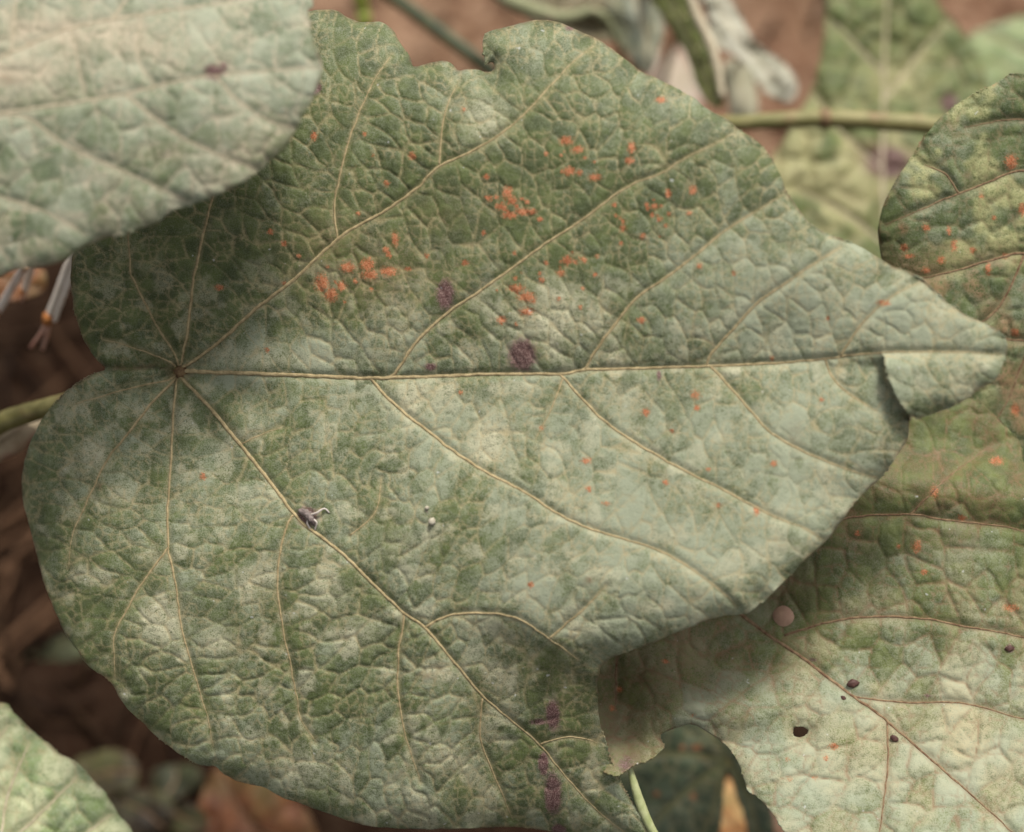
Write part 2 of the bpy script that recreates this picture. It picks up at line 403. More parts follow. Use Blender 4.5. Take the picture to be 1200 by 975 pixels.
# ------------------------------------------------------------------ materials used by the plant
M_MAIN = leaf_mat('leaf_dusty')
M_UL = leaf_mat('leaf_pale', mid=(.10, .135, .06), dark=(.06, .085, .035), dustc=(.315, .335, .245), cream=(.43, .36, .26), tan=(.44, .36, .26))
M_LR = leaf_mat('leaf_browned', mid=(.115, .135, .036), dark=(.06, .075, .018), dustc=(.305, .332, .235), cream=(.40, .34, .2), tan=(.20, .10, .05), brown=(.13, .075, .03))
M_R = leaf_mat('leaf_mottled', mid=(.09, .12, .035), dark=(.04, .06, .015), cream=(.30, .30, .13), tan=(.22, .16, .08), brown=(.27, .145, .07))
M_T = leaf_mat('leaf_yellowing', mid=(.125, .155, .04), dark=(.06, .085, .02), cream=(.44, .40, .20), transl=.2)
M_Q = leaf_mat('leaf_bright', mid=(.19, .26, .09), dark=(.10, .15, .045), cream=(.45, .46, .28), dustc=(.38, .42, .29))
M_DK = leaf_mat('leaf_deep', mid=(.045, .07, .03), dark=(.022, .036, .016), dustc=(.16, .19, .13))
M_OL = leaf_mat('leaf_olive', mid=(.13, .15, .03), dark=(.07, .085, .018), dustc=(.22, .24, .13), transl=.2)
M_VEIN = plain_mat('vein_tan', (.26, .20, .10), (.42, .33, .18), 900, .8, .5)
M_VEINP = plain_mat('vein_pale', (.34, .29, .19), (.50, .43, .31), 700, .8, .5)
M_VEINB = plain_mat('vein_brown', (.12, .06, .03), (.27, .18, .10), 800, .8, .5)
M_VEIND = plain_mat('vein_green', (.09, .10, .04), (.17, .17, .07), 800, .8, .5)
M_PET = plain_mat('petiole_olive', (.13, .115, .035), (.25, .22, .08), 220, .5, .25, (.17, .10, .045))
M_STEM = plain_mat('stem_olive', (.17, .16, .055), (.27, .24, .10), 200, .55, .25, (.24, .14, .07))
M_STEMD = plain_mat('stem_dark', (.025, .035, .012), (.06, .07, .025), 200, .5, .25)

# ------------------------------------------------------------------ the main leaf
MAIN_OUT = [(123,434),(153,432),(183,432),(203,434),(183,430),(153,431),(127,431),(110,418),(97,395),(87,365),(83,335),(83,310),(88,290),(100,262),(132,205),(185,140),(255,80),(315,35),(345,18),
 (365,12),(385,11),(397,14),(407,21),(422,26),(432,25),(447,26),(460,35),(467,47),(480,65),(484,78),(489,78),(502,74),(520,71),(532,76),(537,82),(545,81),(560,81),(569,84),(577,82),(577,73),(568,77),
 (566,62),(567,43),(573,37),(595,31),(625,24),(647,24),(660,28),(668,32),(700,45),(720,60),(747,80),(767,90),(800,107),(813,115),(833,130),(853,140),(867,153),(883,163),(903,183),(913,203),(923,227),
 (937,247),(953,263),(977,277),(1000,285),(1027,300),(1047,312),(1073,323),(1100,345),(1120,362),(1150,378),(1170,388),(1180,402),(1178,418),(1170,440),(1150,455),(1133,467),(1113,477),(1093,485),(1077,490),(1067,488),
 (1065,498),(1063,515),(1050,535),(1030,562),(1013,578),(1000,592),(983,615),(967,635),(947,652),(930,670),(900,700),(880,717),(867,720),(840,723),(800,738),(767,753),(733,765),(707,777),(702,790),
 (700,817),(702,840),(710,873),(720,903),(733,927),(750,953),(770,975),(785,996),(788,1008),(770,1006),(720,990),(660,977),(600,969),(567,970),(520,972),(467,971),(430,967),(400,959),(367,948),(347,940),(327,933),
 (307,922),(283,917),(263,908),(252,898),(243,897),(230,895),(213,885),(190,868),(167,847),(143,823),(135,807),(128,797),(110,785),(100,777),(90,762),(77,743),(63,713),(50,680),(42,645),(37,625),(30,602),(26,572),(27,552),(33,525),(43,502),(60,478),(80,458),(103,442)]
MID = [(214,435),(227,435),(300,438),(400,442),(433,443),(500,441),(587,438),(657,438),(687,433),(733,432),(800,430),(830,429),(917,425),(967,420),(1013,414),(1038,413),(1077,412),(1133,413),(1173,416)]
MAIN_V = [(MID, 3.6, 1.2),
 ([(214,430),(223,425),(257,400),(300,362),(347,325),(400,277),(450,248),(487,222),(515,195),(567,170),(613,135),(652,93),(677,68),(695,55)], 3.0, 1.2),
 ([(212,428),(213,420),(220,385),(227,325),(231,310),(240,267),(248,237),(262,190),(282,140)], 2.4, 1.4),
 ([(209,428),(205,415),(180,375),(157,328),(153,318),(150,277),(148,250),(150,215)], 1.8, 1.0),
 ([(206,431),(200,425),(173,413),(143,403),(120,398)], 1.5, .6),
 ([(205,440),(197,446),(160,453),(127,462),(83,475)], 1.6, .6),
 ([(207,443),(197,452),(173,478),(147,512),(133,528),(117,555),(98,597),(84,630),(80,667)], 2.0, 1.0),
 ([(208,444),(207,450),(203,492),(200,542),(197,585),(197,642),(200,655),(207,693),(213,737),(223,773),(233,807),(243,840),(250,877)], 2.2, .9),
 ([(212,442),(220,450),(247,478),(283,522),(317,565),(350,608),(400,648),(433,680),(473,718),(500,737),(533,777),(567,817),(607,850),(633,873),(663,910),(700,950),(740,982)], 3.2, 1.3),
 ([(197,642),(164,687),(152,708),(135,740),(134,770),(135,795)], 1.5, .8),
 ([(345,604),(338,612),(328,648),(325,683),(330,727),(340,777),(348,817),(353,843),(370,870)], 1.7, .8),
 ([(473,719),(473,729),(467,767),(467,810),(472,847),(480,877),(493,917)], 1.6, .8),
 ([(498,736),(510,728),(533,720),(567,718),(607,725),(640,745),(677,773)], 1.9, 1.0),
 ([(633,872),(667,863),(700,870)], 1.5, .9), ([(645,747),(680,717),(710,687)], 1.6, .8), ([(565,818),(563,840),(563,867),(577,903),(600,958)], 1.5, .8),
 ([(455,442),(463,438),(480,412),(500,388),(527,365),(557,345),(585,325),(633,290),(683,257),(733,220),(773,203),(800,187),(830,172),(863,155)], 2.4, 1.0),
 ([(678,435),(687,431),(700,408),(727,372),(747,348),(777,328),(810,303),(850,270),(887,247),(918,228)], 1.9, .9),
 ([(828,429),(833,415),(860,385),(890,353),(917,335),(950,312),(985,290)], 1.7, .8), ([(985,417),(1010,380),(1035,355),(1063,337),(1078,330)], 1.3, .6),
 ([(434,443),(440,450),(460,472),(510,512),(540,535),(573,555),(613,575),(647,598),(687,618),(733,632),(783,650),(833,683),(863,710)], 2.3, 1.0),
 ([(656,439),(660,442),(677,462),(710,495),(750,522),(800,550),(850,575),(900,602),(940,618),(963,632)], 1.8, 1.0),
 ([(833,430),(840,436),(857,455),(877,478),(905,508),(940,528),(980,545),(1013,557),(1028,560)], 1.6, .8), ([(967,421),(983,452),(1027,482)], 1.2, .6),
 ([(515,193),(517,160),(523,127),(537,95)], 1.4, .7), ([(396,279),(392,240),(406,175),(420,135),(440,92),(459,64)], 1.6, .9),
 ([(660,443),(645,480),(628,515)], 1.0, .5), ([(410,628),(440,600),(447,560)], 1.0, .5), ([(283,520),(300,512),(330,500)], .9, .5)]
midx = np.array([p[0] for p in MID], float); midy = np.array([p[1] for p in MID], float)
RIDGE = catmull([(498,736),(533,720),(567,718),(607,725),(640,745),(677,773),(705,790)], 4)
def w_main(X, Y):
    ym = np.interp(X, midx, midy); s = Y - ym; r = np.hypot(X - 210, Y - 434)
    h = np.where(s < 0, 40 * (1 - np.exp(s / 190)), 24 * (1 - np.exp(-s / 150)) * (1 - .8 * sstep(930, 1080, X)))
    h = h * sstep(20, 260, r)
    h = h - 55 * (np.clip(s - 170, 0, None) / 300) ** 2 - 30 * (np.clip(-s - 230, 0, None) / 150) ** 2
    h = h - 60 * (np.clip(150 - X, 0, None) / 130) ** 2 * sstep(430, 470, Y)
    h = h - 26 * np.exp(-(r / 60) ** 2)
    ang = np.arctan2(Y - 434, X - 210)
    h = h + 5.0 * np.cos(ang * 8 + .4) * np.exp(-((r - 60) / 60) ** 2)
    # crease along the curved side vein: the lobe below it hangs down
    yr = np.interp(X, RIDGE[:, 0], RIDGE[:, 1]); b = np.clip(Y - yr, 0, None)
    h = h - sstep(505, 590, X) * (30 * (1 - np.exp(-b / 55)) + .10 * b) - 26 * np.exp(-((X - 712) / 45) ** 2) * sstep(740, 800, Y)
    # long soft undulations
    h = h + 9 * (fbm(X / 190, Y / 190, 77, 2) - .5) * 2
    h = h + sumblobs(X, Y, [(560,620,130,90,9), (860,330,110,70,10), (760,690,120,40,7), (330,700,70,120,6), (1000,590,60,60,-14)])
    # folded tip: the flap overlaps the blade along a short torn edge
    ye = np.array([413, 430, 445, 470, 490, 500]); xe = np.array([1034, 1037, 1040, 1052, 1066, 1068])
    dx = X - np.interp(Y, ye, xe); on = sstep(411, 432, Y)
    h = h + on * np.where(dx > 0, 13 * np.exp(-np.abs(dx) / 60), -17 * np.exp(-np.abs(dx) / 50))
    # the lower lobe laps over the upper one at the sinus
    sn = sstep(206, 170, X)
    h = h + sn * np.where(Y > 431.5, 9 * np.exp(-np.abs(Y - 431.5) / 40), -12 * np.exp(-np.abs(Y - 431.5) / 60))
    return h
RUST = [(543,128,4,4,.6),(483,183,5),(427,157,3),(453,215,4),(437,182,3,3,.6),(663,165,9,6),(677,175,8,5),(667,200,8,5),(679,202,4),(697,208,8,5),(740,173,5,8),(738,188,6,5),(775,117,7,4),
 (570,207,4),(573,232,5,4),(595,226,7,8),(600,235,6),(587,242,7,5),(597,252,10,5),(613,248,10,5),(623,248,6,4),(633,257,5,3),(463,280,5,9),(453,293,4,5),(430,310,9,8),(407,313,9,7),(433,322,11,6),(455,318,11,6),(478,315,5,3),
 (545,308,4),(567,273,3),(603,297,3),(665,305,7,6),(657,320,6,4),(685,305,3,4),(697,322,3),(753,277,4),(773,257,4,3),(767,242,5,4),(783,227,4,6),(730,267,4,5),(640,308,3),(257,337,7,4),(377,332,8,12),(388,345,9,9),(400,335,6),(333,332,3),
 (313,410,3),(238,558,4,5),(368,160,4,6),(317,272,4),(333,285,4),(605,338,11,5),(617,348,11,7),(617,365,9,5),(588,375,6,5),(635,328,4),(683,338,3),(655,350,3),(680,360,3),(752,375,6,4),(757,483,5),(687,540,7,5,.8),(690,573,4),(710,590,6,3,.8),
 (780,565,4),(635,502,4,4,.7),(788,505,3),(1035,355,8,4),(970,373,3,4,.7),(815,463,7,6,.8),(817,478,4),(907,543,5,4),(887,598,4,6),(842,592,4,4,.8),(830,550,4,3,.8),(963,468,3),(812,223,5,6),(808,250,4,3),(820,312,4),(622,685,4),(540,460,3),
 (860,320,3),(905,420,3),(700,300,3),(720,240,3),(640,180,3),(500,300,3),(350,300,3),(420,250,3)]
_r = random.Random(4)
RUST += [(x + _r.gauss(0, 16), y + _r.gauss(0, 12), _r.uniform(1.6, 3.2)) for x, y in [(430,310),(600,245),(675,185),(615,350),(665,305),(770,240),(400,330),(740,270)] for _ in range(7)]
PURP = [(370,103,7,7),(522,345,10,17),(612,416,16,19),(505,430,7,5,.8),(648,838,8,18),(632,846,12,4,.7),(637,895,6,14),(648,930,10,24),(655,972,9,6),(772,440,3,7,.7),(668,33,7,4,.6),(500,600,3,3,.4),(360,605,13,12,.8)]
def d_main(X, Y):
    n = fbm(X / 55, Y / 55, 201, 4)
    b = .36 + .15 * sstep(.36, .66, n) + .30 * (fbm(X / 17, Y / 17, 205, 3) - .5) + .10 * sstep(300, 500, Y) * sstep(60, 250, X)
    b = b + sumblobs(X, Y, [(1020,380,200,120,.36), (800,610,200,140,.30), (540,490,160,50,.14), (360,405,120,30,.36), (300,445,90,12,.2), (860,320,120,60,.2), (1000,600,80,70,.2), (570,80,300,70,.10), (200,560,100,100,.04), (620,690,80,40,.16), (420,900,130,50,.10)])
    b = b - sumblobs(X, Y, [(590,230,210,120,.24), (170,340,110,90,.42), (330,290,120,70,.24), (470,130,120,60,.05), (650,870,80,90,.22), (100,760,90,120,.06), (560,640,70,45,.10), (900,450,60,35,.1), (1090,450,60,40,.16), (280,780,230,150,.10), (520,900,180,90,.08), (470,350,70,35,.0)])
    return b
def c_main(X, Y):
    return blobs(X, Y, [(190,730,26,30,.8),(255,752,22,18,.6),(575,512,24,26,.75),(645,372,48,34,.65),(500,470,50,18,.5),(640,350,30,18,.5),(1120,400,30,30,.2),(512,787,15,10,1.1),(782,708,7,6,1.3),(760,712,14,6,.6),(690,735,20,8,.5),(420,740,25,20,.4),(350,900,34,22,.5),(520,890,30,20,.5),(140,580,20,14,.5),(555,730,18,18,.35),
        (570,140,26,26,.55),(180,655,14,10,.4),(300,690,22,20,.35),(720,420,26,14,.4),(385,700,30,20,.35),(470,640,26,18,.3),(850,430,30,12,.4),(110,540,24,16,.45),(590,800,24,20,.35),(740,470,30,18,.35),(330,420,90,10,.35)]) * (1.0 + .7 * fbm(X / 18, Y / 18, 5, 3)) + .55 * sstep(.56, .72, fbm(X / 24, Y / 24, 6, 3)) * sstep(200, 420, Y)
def b_main(X, Y):
    return blobs(X, Y, [(430,320,80,44,.5),(390,290,60,40,.45),(210,436,13,10,1.2),(500,793,10,3,.7),(515,782,8,2,.7),(932,512,8,16,.5),(940,640,30,10,.2),(520,250,60,30,.25),(118,570,5,4,.8),(690,680,6,4,1.0),(660,790,30,40,.25),(700,860,14,60,.25)])
P_MAIN = Plane(560, 480, .337, sx=.15, sy=.0)
main, s_main, o_main = make_leaf('leaf', 'large grey-green heart-shaped leaf with orange rust spots and folded pointed tip', MAIN_OUT, (210,434), MAIN_V, P_MAIN, w_main,
    (M_MAIN, M_VEIN), dict(rust=lambda X, Y: blobs(X, Y, RUST), purple=lambda X, Y: blobs(X, Y, PURP), dust=d_main, cream=c_main, brown=b_main,
    quilt=lambda X, Y: .9 * (1 - .25 * sstep(600, 900, X)) * (.35 + .65 * sstep(40, 260, np.hypot(X - 210, Y - 434))) * (1 - .55 * np.exp(-((X - 820) / 230) ** 2 - ((Y - 570) / 150) ** 2)) * (1 + .25 * sstep(600, 800, Y))),
    step=1.8, q1=(28, 1.9), q2=(11, .75), k=1.9, curl=(15, 14), seed=1, vr=1.7, cellamt=.85)

# stem on the left, main leaf's stalk
def stalk_to(px, py, d): return at(px, py, d)
pet = [s_main(np.array(212.), np.array(436.), -3), s_main(np.array(205.), np.array(438.), -22), at(150, 455, .372), at(70, 474, .381), at(10, 492, .385), at(-30, 515, .386)]
stem_part('petiole', pet, [.0016, .0018, .0020, .0022, .0024, .0026], M_PET, main, o_main)

# ------------------------------------------------------------------ leaf overlapping from the upper left
UL_OUT = [(367,0),(362,13),(365,37),(373,63),(378,80),(373,100),(363,123),(350,143),(337,170),(313,192),(293,207),(267,223),(240,235),(207,245),(180,262),(150,273),(113,283),(67,308),(20,317),(0,325),(-45,330),(-90,312),(-135,270),(-165,200),(-180,120),
 (-164,97),(-175,50),(-160,-40),(-115,-120),(-40,-165),(90,-175),(230,-140),(330,-80)]
UL_V = [([(-164,96),(-110,92),(-50,84),(0,67),(33,53),(83,33),(167,17),(267,2),(340,-14)], 3.4, 1.2),
 ([(-162,100),(-110,130),(-50,142),(0,133),(67,123),(147,110),(200,97),(253,88),(327,82),(376,79)], 2.4, 1.2),
 ([(0,133),(33,139),(83,173),(150,203),(218,236)], 1.6, .8), ([(147,111),(207,157),(253,180),(300,199)], 1.5, .8), ([(253,89),(277,117),(317,143),(345,150)], 1.4, .8),
 ([(-162,104),(-110,170),(-50,205),(0,230),(50,247),(100,274)], 2.0, 1.0), ([(13,60),(16,30),(22,-20),(40,-90)], 1.8, .9), ([(-50,205),(-22,260),(10,305)], 1.4, .8),
 ([(-162,92),(-110,10),(-55,-70),(0,-130),(60,-170)], 2.0, 1.0), ([(130,24),(180,-40),(250,-100)], 1.6, .8), ([(167,18),(160,60),(175,95)], 1.0, .6), ([(83,34),(90,70),(100,116)], 1.0, .6)]
P_UL = Plane(200, 120, .308, sx=-.08, sy=-.10)
def w_ul(X, Y):
    r = np.hypot(X + 163, Y - 98)
    return -10 * (fbm(X / 150, Y / 150, 88, 2) - .5) - 20 * np.exp(-(r / 80) ** 2) - 30 * (np.clip(Y - 120, 0, None) / 200) ** 2 + 14 * np.exp(-((Y - 110 + .1 * X) / 90) ** 2)
ul, s_ul, o_ul = make_leaf('leaf', 'pale powdery grey-green leaf lapping over the top edge of the rust-spotted leaf', UL_OUT, (-163,97), UL_V, P_UL, w_ul, (M_UL, M_VEINP),
    dict(dust=lambda X, Y: .58 + .6 * (fbm(X / 30, Y / 30, 301, 4) - .5) + .15 * sstep(200, 60, Y), cream=lambda X, Y: .35 * sstep(.5, .68, fbm(X / 26, Y / 26, 302, 4)) + blobs(X, Y, [(80,40,120,26,.75),(20,85,50,30,.8),(60,110,30,14,.5),(250,180,60,20,.3),(300,170,40,30,.35),(190,60,60,30,.35)]),
    purple=lambda X, Y: blobs(X, Y, [(251,84,13,10,.8),(262,78,6,6,.7)]), brown=lambda X, Y: blobs(X, Y, [(8,92,22,8,.6),(90,180,10,12,.4)])), step=2.6, q1=(36, 2.2), q2=(14, .8), curl=(8, 12), seed=2, vr=1.3, groove=1.2)

# ------------------------------------------------------------------ leaf at the right edge
R_OUT = [(1200,85),(1167,97),(1133,115),(1107,133),(1087,155),(1070,180),(1053,207),(1040,230),(1030,260),(1030,287),(1034,305),(1048,350),(1072,420),(1104,490),(1150,545),(1230,590),(1330,590),(1410,520),(1440,400),(1425,350),(1435,290),(1390,180),(1300,100)]
R_V = [([(1424,350),(1350,330),(1270,305),(1200,297),(1167,303),(1117,318),(1060,330)], 2.6, 1.2), ([(1420,345),(1350,260),(1270,215),(1200,200),(1160,213),(1123,227),(1073,248),(1038,264)], 2.2, 1.0),
 ([(1123,227),(1107,203),(1083,193)], 1.2, .7), ([(1418,340),(1340,200),(1260,150),(1190,140),(1130,150)], 1.8, .8), ([(1200,300),(1170,360),(1120,400)], 1.6, .8), ([(1270,306),(1210,400),(1180,470),(1150,520)], 1.8, .9), ([(1205,400),(1160,395)], 1.2, .6)]
P_R = Plane(1120, 260, .358, sx=-.06, sy=.13)
rl, s_r, o_r = make_leaf('leaf', 'mottled green and brown leaf with red specks behind the folded leaf tip', R_OUT, (1424,350), R_V, P_R,
    lambda X, Y: 12 * (fbm(X / 120, Y / 120, 99, 2) - .5) - 20 * (np.clip(1090 - X, 0, None) / 60) ** 1.5 * .5, (M_R, M_VEINB),
    dict(dust=lambda X, Y: .36 + .5 * (fbm(X / 40, Y / 40, 401, 4) - .5), cream=lambda X, Y: .75 * sstep(.48, .66, fbm(X / 32, Y / 32, 402, 3)) * sstep(340, 280, Y) + .5 * sstep(.55, .7, fbm(X / 32, Y / 32, 402, 3)),
    brown=lambda X, Y: .8 * sstep(.38, .6, fbm(X / 40, Y / 40, 403, 3)) * sstep(270, 340, Y) + blobs(X, Y, [(1058,268,6,6,1)]),
    rust=lambda X, Y: blobs(X, Y, [(1185,190,8,10),(1085,267,5),(1060,290,5),(1118,288,4,8),(1140,293,4),(1103,305,5),(1158,315,4,8),(1085,317,6,4),(1190,390,6),(1178,300,4),(1150,230,3),(1065,300,8,3),(1198,245,5,8),(1190,480,6,8),(1165,255,3),(1112,270,3,6)])),
    step=2.6, q1=(32, 2.4), q2=(13, .9), curl=(7, 10), seed=3, vr=2.0)

# ------------------------------------------------------------------ leaf at the lower right
LR_OUT = [(1137,467),(1167,488),(1193,515),(1200,540),(1216,560),(1290,640),(1340,740),(1350,860),(1310,980),(1220,1060),(1100,1090),(1000,1050),(945,1000),(920,974),(902,949),(885,931),(876,924),(867,900),(853,875),(841,866),(827,856),(815,850),(801,850),(787,856),(772,862),(777,875),(762,889),(743,896),(733,904),(722,908),(704,900),(690,870),(680,830),(682,780),(720,710),(790,690),(856,712),(830,660),(870,560),(960,490),(1060,455)]
LR_V = [([(858,712),(870,722),(897,742),(943,773),(987,807),(1033,840),(1083,883),(1133,927),(1173,963),(1230,1020)], 3.0, 1.4),
 ([(920,745),(967,730),(1017,723),(1083,725),(1133,735),(1183,743),(1260,765),(1330,790)], 2.0, 1.0), ([(866,714),(900,680),(940,635),(990,608),(1067,603),(1100,608),(1200,622),(1290,660)], 2.0, 1.0),
 ([(723,772),(722,790),(722,810),(721,835)], 2.0, 1.4), ([(1000,816),(1060,823),(1133,825),(1230,850),(1330,860)], 1.5, .8), ([(1040,845),(1040,900),(1030,980),(1020,1040)], 1.6, .7),
 ([(935,642),(960,580),(1000,530),(1060,500)], 1.5, .7), ([(1067,603),(1110,560),(1165,520)], 1.3, .7)]
P_LR = Plane(960, 740, .354, sx=.02, sy=-.08)
def w_lr(X, Y):
    h = 14 * (fbm(X / 140, Y / 140, 111, 2) - .5)
    h = h - 34 * np.exp(-((X - 870) / 75) ** 2 - ((Y - 700) / 60) ** 2) + 26 * np.exp(-((X - 830) / 90) ** 2 - ((Y - 830) / 26) ** 2)
    h = h - 38 * np.exp(-((X - 730) / 40) ** 2 - ((Y - 830) / 60) ** 2) - 26 * sstep(590, 510, Y)
    h = h + 60 * (np.clip(Y - 770, 0, None) / 200) ** 1.4
    h = h + 12 * np.exp(-((Y - 560 - .1 * (X - 1000)) / 30) ** 2) * sstep(930, 1000, X)
    return h
lr, s_lr, o_lr = make_leaf('leaf', 'broad pale leaf with brown midrib and two small oval blemishes below the folded tip', LR_OUT, (858,712), LR_V, P_LR, w_lr, (M_LR, M_VEINB),
    dict(dust=lambda X, Y: .34 + .6 * (fbm(X / 40, Y / 40, 501, 4) - .5) + .40 * sstep(740, 860, Y + .1 * (X - 900)) * sstep(740, 830, X) - .34 * sstep(660, 560, Y),
    cream=lambda X, Y: .38 * sstep(.45, .65, fbm(X / 45, Y / 45, 502, 3)) * sstep(620, 720, Y) + blobs(X, Y, [(1110,860,80,60,.4)]),
    brown=lambda X, Y: np.maximum(.6 * sstep(.40, .6, fbm(X / 40, Y / 40, 503, 3)) * np.maximum(sstep(690, 600, Y), 1.0 * sstep(900, 800, X) * sstep(850, 790, Y)), blobs(X, Y, [(835,768,34,7,1.0),(800,778,30,5,.9),(790,790,90,50,.65),(900,700,60,40,.6),(735,880,22,34,.9),(712,850,24,60,.9),(865,757,12,6,.9),(740,790,14,40,.6),(770,800,40,14,.5)])),
    purple=lambda X, Y: blobs(X, Y, [(733,895,12,12,.5),(1183,760,6,5,.8),(1087,815,5,3,.6),(953,773,5,3,.6)]),
    rust=lambda X, Y: blobs(X, Y, [(1168,540,9,6,.9),(1095,577,6,9,.7),(1127,607,6,4),(1075,640,6,9,.8),(1053,640,3),(977,875,7,5,.8),(968,888,4,4,.8),(923,890,4,4,.6),(925,913,4,4,.6),(1185,712,12,5,.8),(1083,670,4),(726,808,4),(718,830,4),(1005,625,4),(780,775,5,3),(955,912,5,4,.5),(812,838,4,3,.6)])),
    step=2.2, q1=(38, 3.0), q2=(15, 1.3), curl=(7, 12), seed=4, vr=1.35, groove=1.2, holes=[(937.5, 857.5, 9.5, 6.5)])

# ------------------------------------------------------------------ smaller and farther leaves
def soft(seed, amp=10, sc=90): return lambda X, Y: amp * 2 * (fbm(X / sc, Y / sc, seed, 2) - .5)
BL_OUT = [(851,893),(848,925),(846,960),(838,1010),(800,1050),(740,1040),(700,990),(690,930),(705,880),(740,852),(790,838),(830,842),(858,862),(880,900),(898,932),(906,965),(904,1005),(890,1030),(880,1000),(873,960),(862,925)]
P_BL = Plane(800, 900, .432, sx=0, sy=.1)
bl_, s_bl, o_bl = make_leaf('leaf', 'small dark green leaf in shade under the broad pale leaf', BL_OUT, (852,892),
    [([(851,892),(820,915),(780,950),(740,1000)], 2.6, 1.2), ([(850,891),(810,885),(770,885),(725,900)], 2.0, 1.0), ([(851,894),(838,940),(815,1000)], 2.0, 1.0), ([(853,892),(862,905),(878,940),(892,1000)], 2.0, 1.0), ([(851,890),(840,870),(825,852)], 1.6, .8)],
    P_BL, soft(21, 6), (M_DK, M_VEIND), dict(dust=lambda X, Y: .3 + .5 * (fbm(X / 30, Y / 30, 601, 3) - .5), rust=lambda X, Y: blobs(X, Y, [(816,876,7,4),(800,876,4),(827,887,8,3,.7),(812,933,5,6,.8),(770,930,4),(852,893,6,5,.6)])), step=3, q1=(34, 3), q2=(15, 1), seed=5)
Q_OUT = [(0,825),(17,837),(37,857),(63,877),(87,893),(103,910),(117,923),(130,937),(137,950),(153,973),(170,1010),(175,1080),(120,1150),(20,1180),(-90,1150),(-160,1080),(-190,980),(-150,900),(-70,840)]
P_Q = Plane(60, 930, .372, sx=-.05, sy=-.1)
q_, s_q, o_q = make_leaf('leaf', 'light green leaf with cream mottling low beside the dark litter', Q_OUT, (-150,1100), [([(-150,1100),(-60,1040),(30,970),(90,910)], 3, 1.4), ([(-148,1095),(-90,1000),(-40,920),(10,850)], 2.4, 1.2), ([(-145,1103),(-20,1080),(80,1040),(150,985)], 2.4, 1.2), ([(0,993),(10,930),(35,870)], 1.8, 1), ([(-20,1008),(60,1000),(130,955)], 1.8, 1)],
    P_Q, soft(22, 8), (M_Q, M_VEINP), dict(dust=lambda X, Y: .45 + .6 * (fbm(X / 40, Y / 40, 602, 3) - .5), cream=lambda X, Y: .95 * sstep(.40, .58, fbm(X / 34, Y / 34, 603, 3))), step=3, q1=(42, 5), q2=(17, 1.5), seed=6, jag=1.6)
T1_OUT = [(968,-50),(1060,-70),(1097,0),(1120,27),(1137,53),(1152,80),(1160,130),(1140,220),(1090,300),(1030,335),(960,310),(912,250),(902,200),(920,160),(940,127),(953,103),(962,60),(968,15)]
P_T1 = Plane(1030, 150, .475, sx=-.1, sy=-.25)
t1_, s_t1, o_t1 = make_leaf('leaf', 'blurred yellowing green leaf with purple blotch behind the horizontal stalk', T1_OUT, (1045,330), [([(1045,330),(1035,230),(1035,120),(1040,0),(1050,-60)], 3, 1.4), ([(1037,250),(1080,190),(1130,150)], 2, 1), ([(1036,200),(980,150),(955,110)], 2, 1), ([(1035,120),(1080,60),(1110,25)], 2, 1), ([(1036,90),(1000,50),(970,20)], 2, 1), ([(1040,290),(990,250),(930,220)], 2, 1)],
    P_T1, soft(23, 10), (M_T, M_VEINP), dict(dust=lambda X, Y: .10 + .3 * (fbm(X / 40, Y / 40, 604, 3) - .5), cream=lambda X, Y: np.maximum(.85 * sstep(.42, .6, fbm(X / 36, Y / 36, 605, 3)) * sstep(60, 200, Y), blobs(X, Y, [(1050,90,36,24,.8),(1080,70,20,14,.6)])), brown=lambda X, Y: blobs(X, Y, [(1022,178,20,14,1.1)]), purple=lambda X, Y: blobs(X, Y, [(1040,190,26,18,1.1),(1112,120,10,12,.9)])), step=3.2, q1=(38, 7), q2=(16, 2), seed=7)
T2_OUT = [(1134,46),(1153,33),(1183,23),(1203,20),(1260,40),(1290,90),(1270,140),(1210,150),(1160,120),(1140,80)]
P_T2 = Plane(1180, 70, .54, sx=-.1, sy=-.3)
t2_, s_t2, o_t2 = make_leaf('leaf', 'pale green leaf half hidden behind the yellowing leaf', T2_OUT, (1285,110), [([(1285,110),(1230,80),(1180,50),(1150,42)], 2.6, 1.2), ([(1230,80),(1200,95),(1170,105)], 2, 1)], P_T2, soft(24, 5), (M_Q, M_VEINP), dict(dust=lambda X, Y: .5 + .3 * (fbm(X / 40, Y / 40, 606, 3) - .5)), step=3.2, seed=8)
# olive leaf hanging edge-on, with pale margin
C2_OUT = [(752,-40),(762,0),(773,15),(790,42),(806,68),(816,98),(828,118),(842,128),(848,118),(842,85),(835,58),(825,37),(815,17),(806,-5),(798,-40)]
P_C2 = Plane(810, 60, .455, sx=.35, sy=-.2)
c2_, s_c2, o_c2 = make_leaf('leaf', 'narrow olive green leaf hanging above the leaf margin beside bleached leaf', C2_OUT, (772,-38), [([(772,-38),(790,10),(812,60),(836,115)], 2.4, 1.2)], P_C2, lambda X, Y: 16 * sstep(-20, 30, X - (770 + .5 * Y)) + 6 * (fbm(X / 30, Y / 30, 25, 2) - .5), (M_OL, M_VEIND), dict(dust=lambda X, Y: .12 + .3 * (fbm(X / 30, Y / 30, 607, 3) - .5)), step=2.6, q1=(26, 2), q2=(12, 1), seed=9)
mg = [s_c2(np.array(float(x)), np.array(float(y)), 1.0) for x, y in [(809,-5),(817,18),(827,38),(836,60),(842,86),(846,114)]]
stem_part('margin', mg, [.0011, .0013, .0013, .0011, .0008], M_VEINP, c2_, o_c2)
M_GREY = leaf_mat('leaf_grey', mid=(.16, .18, .12), dark=(.09, .105, .065), dustc=(.30, .31, .25))
C1_OUT = [(590,-40),(735,-40),(765,-10),(778,25),(772,60),(758,86),(742,72),(722,48),(700,48),(676,44),(648,36),(612,16)]
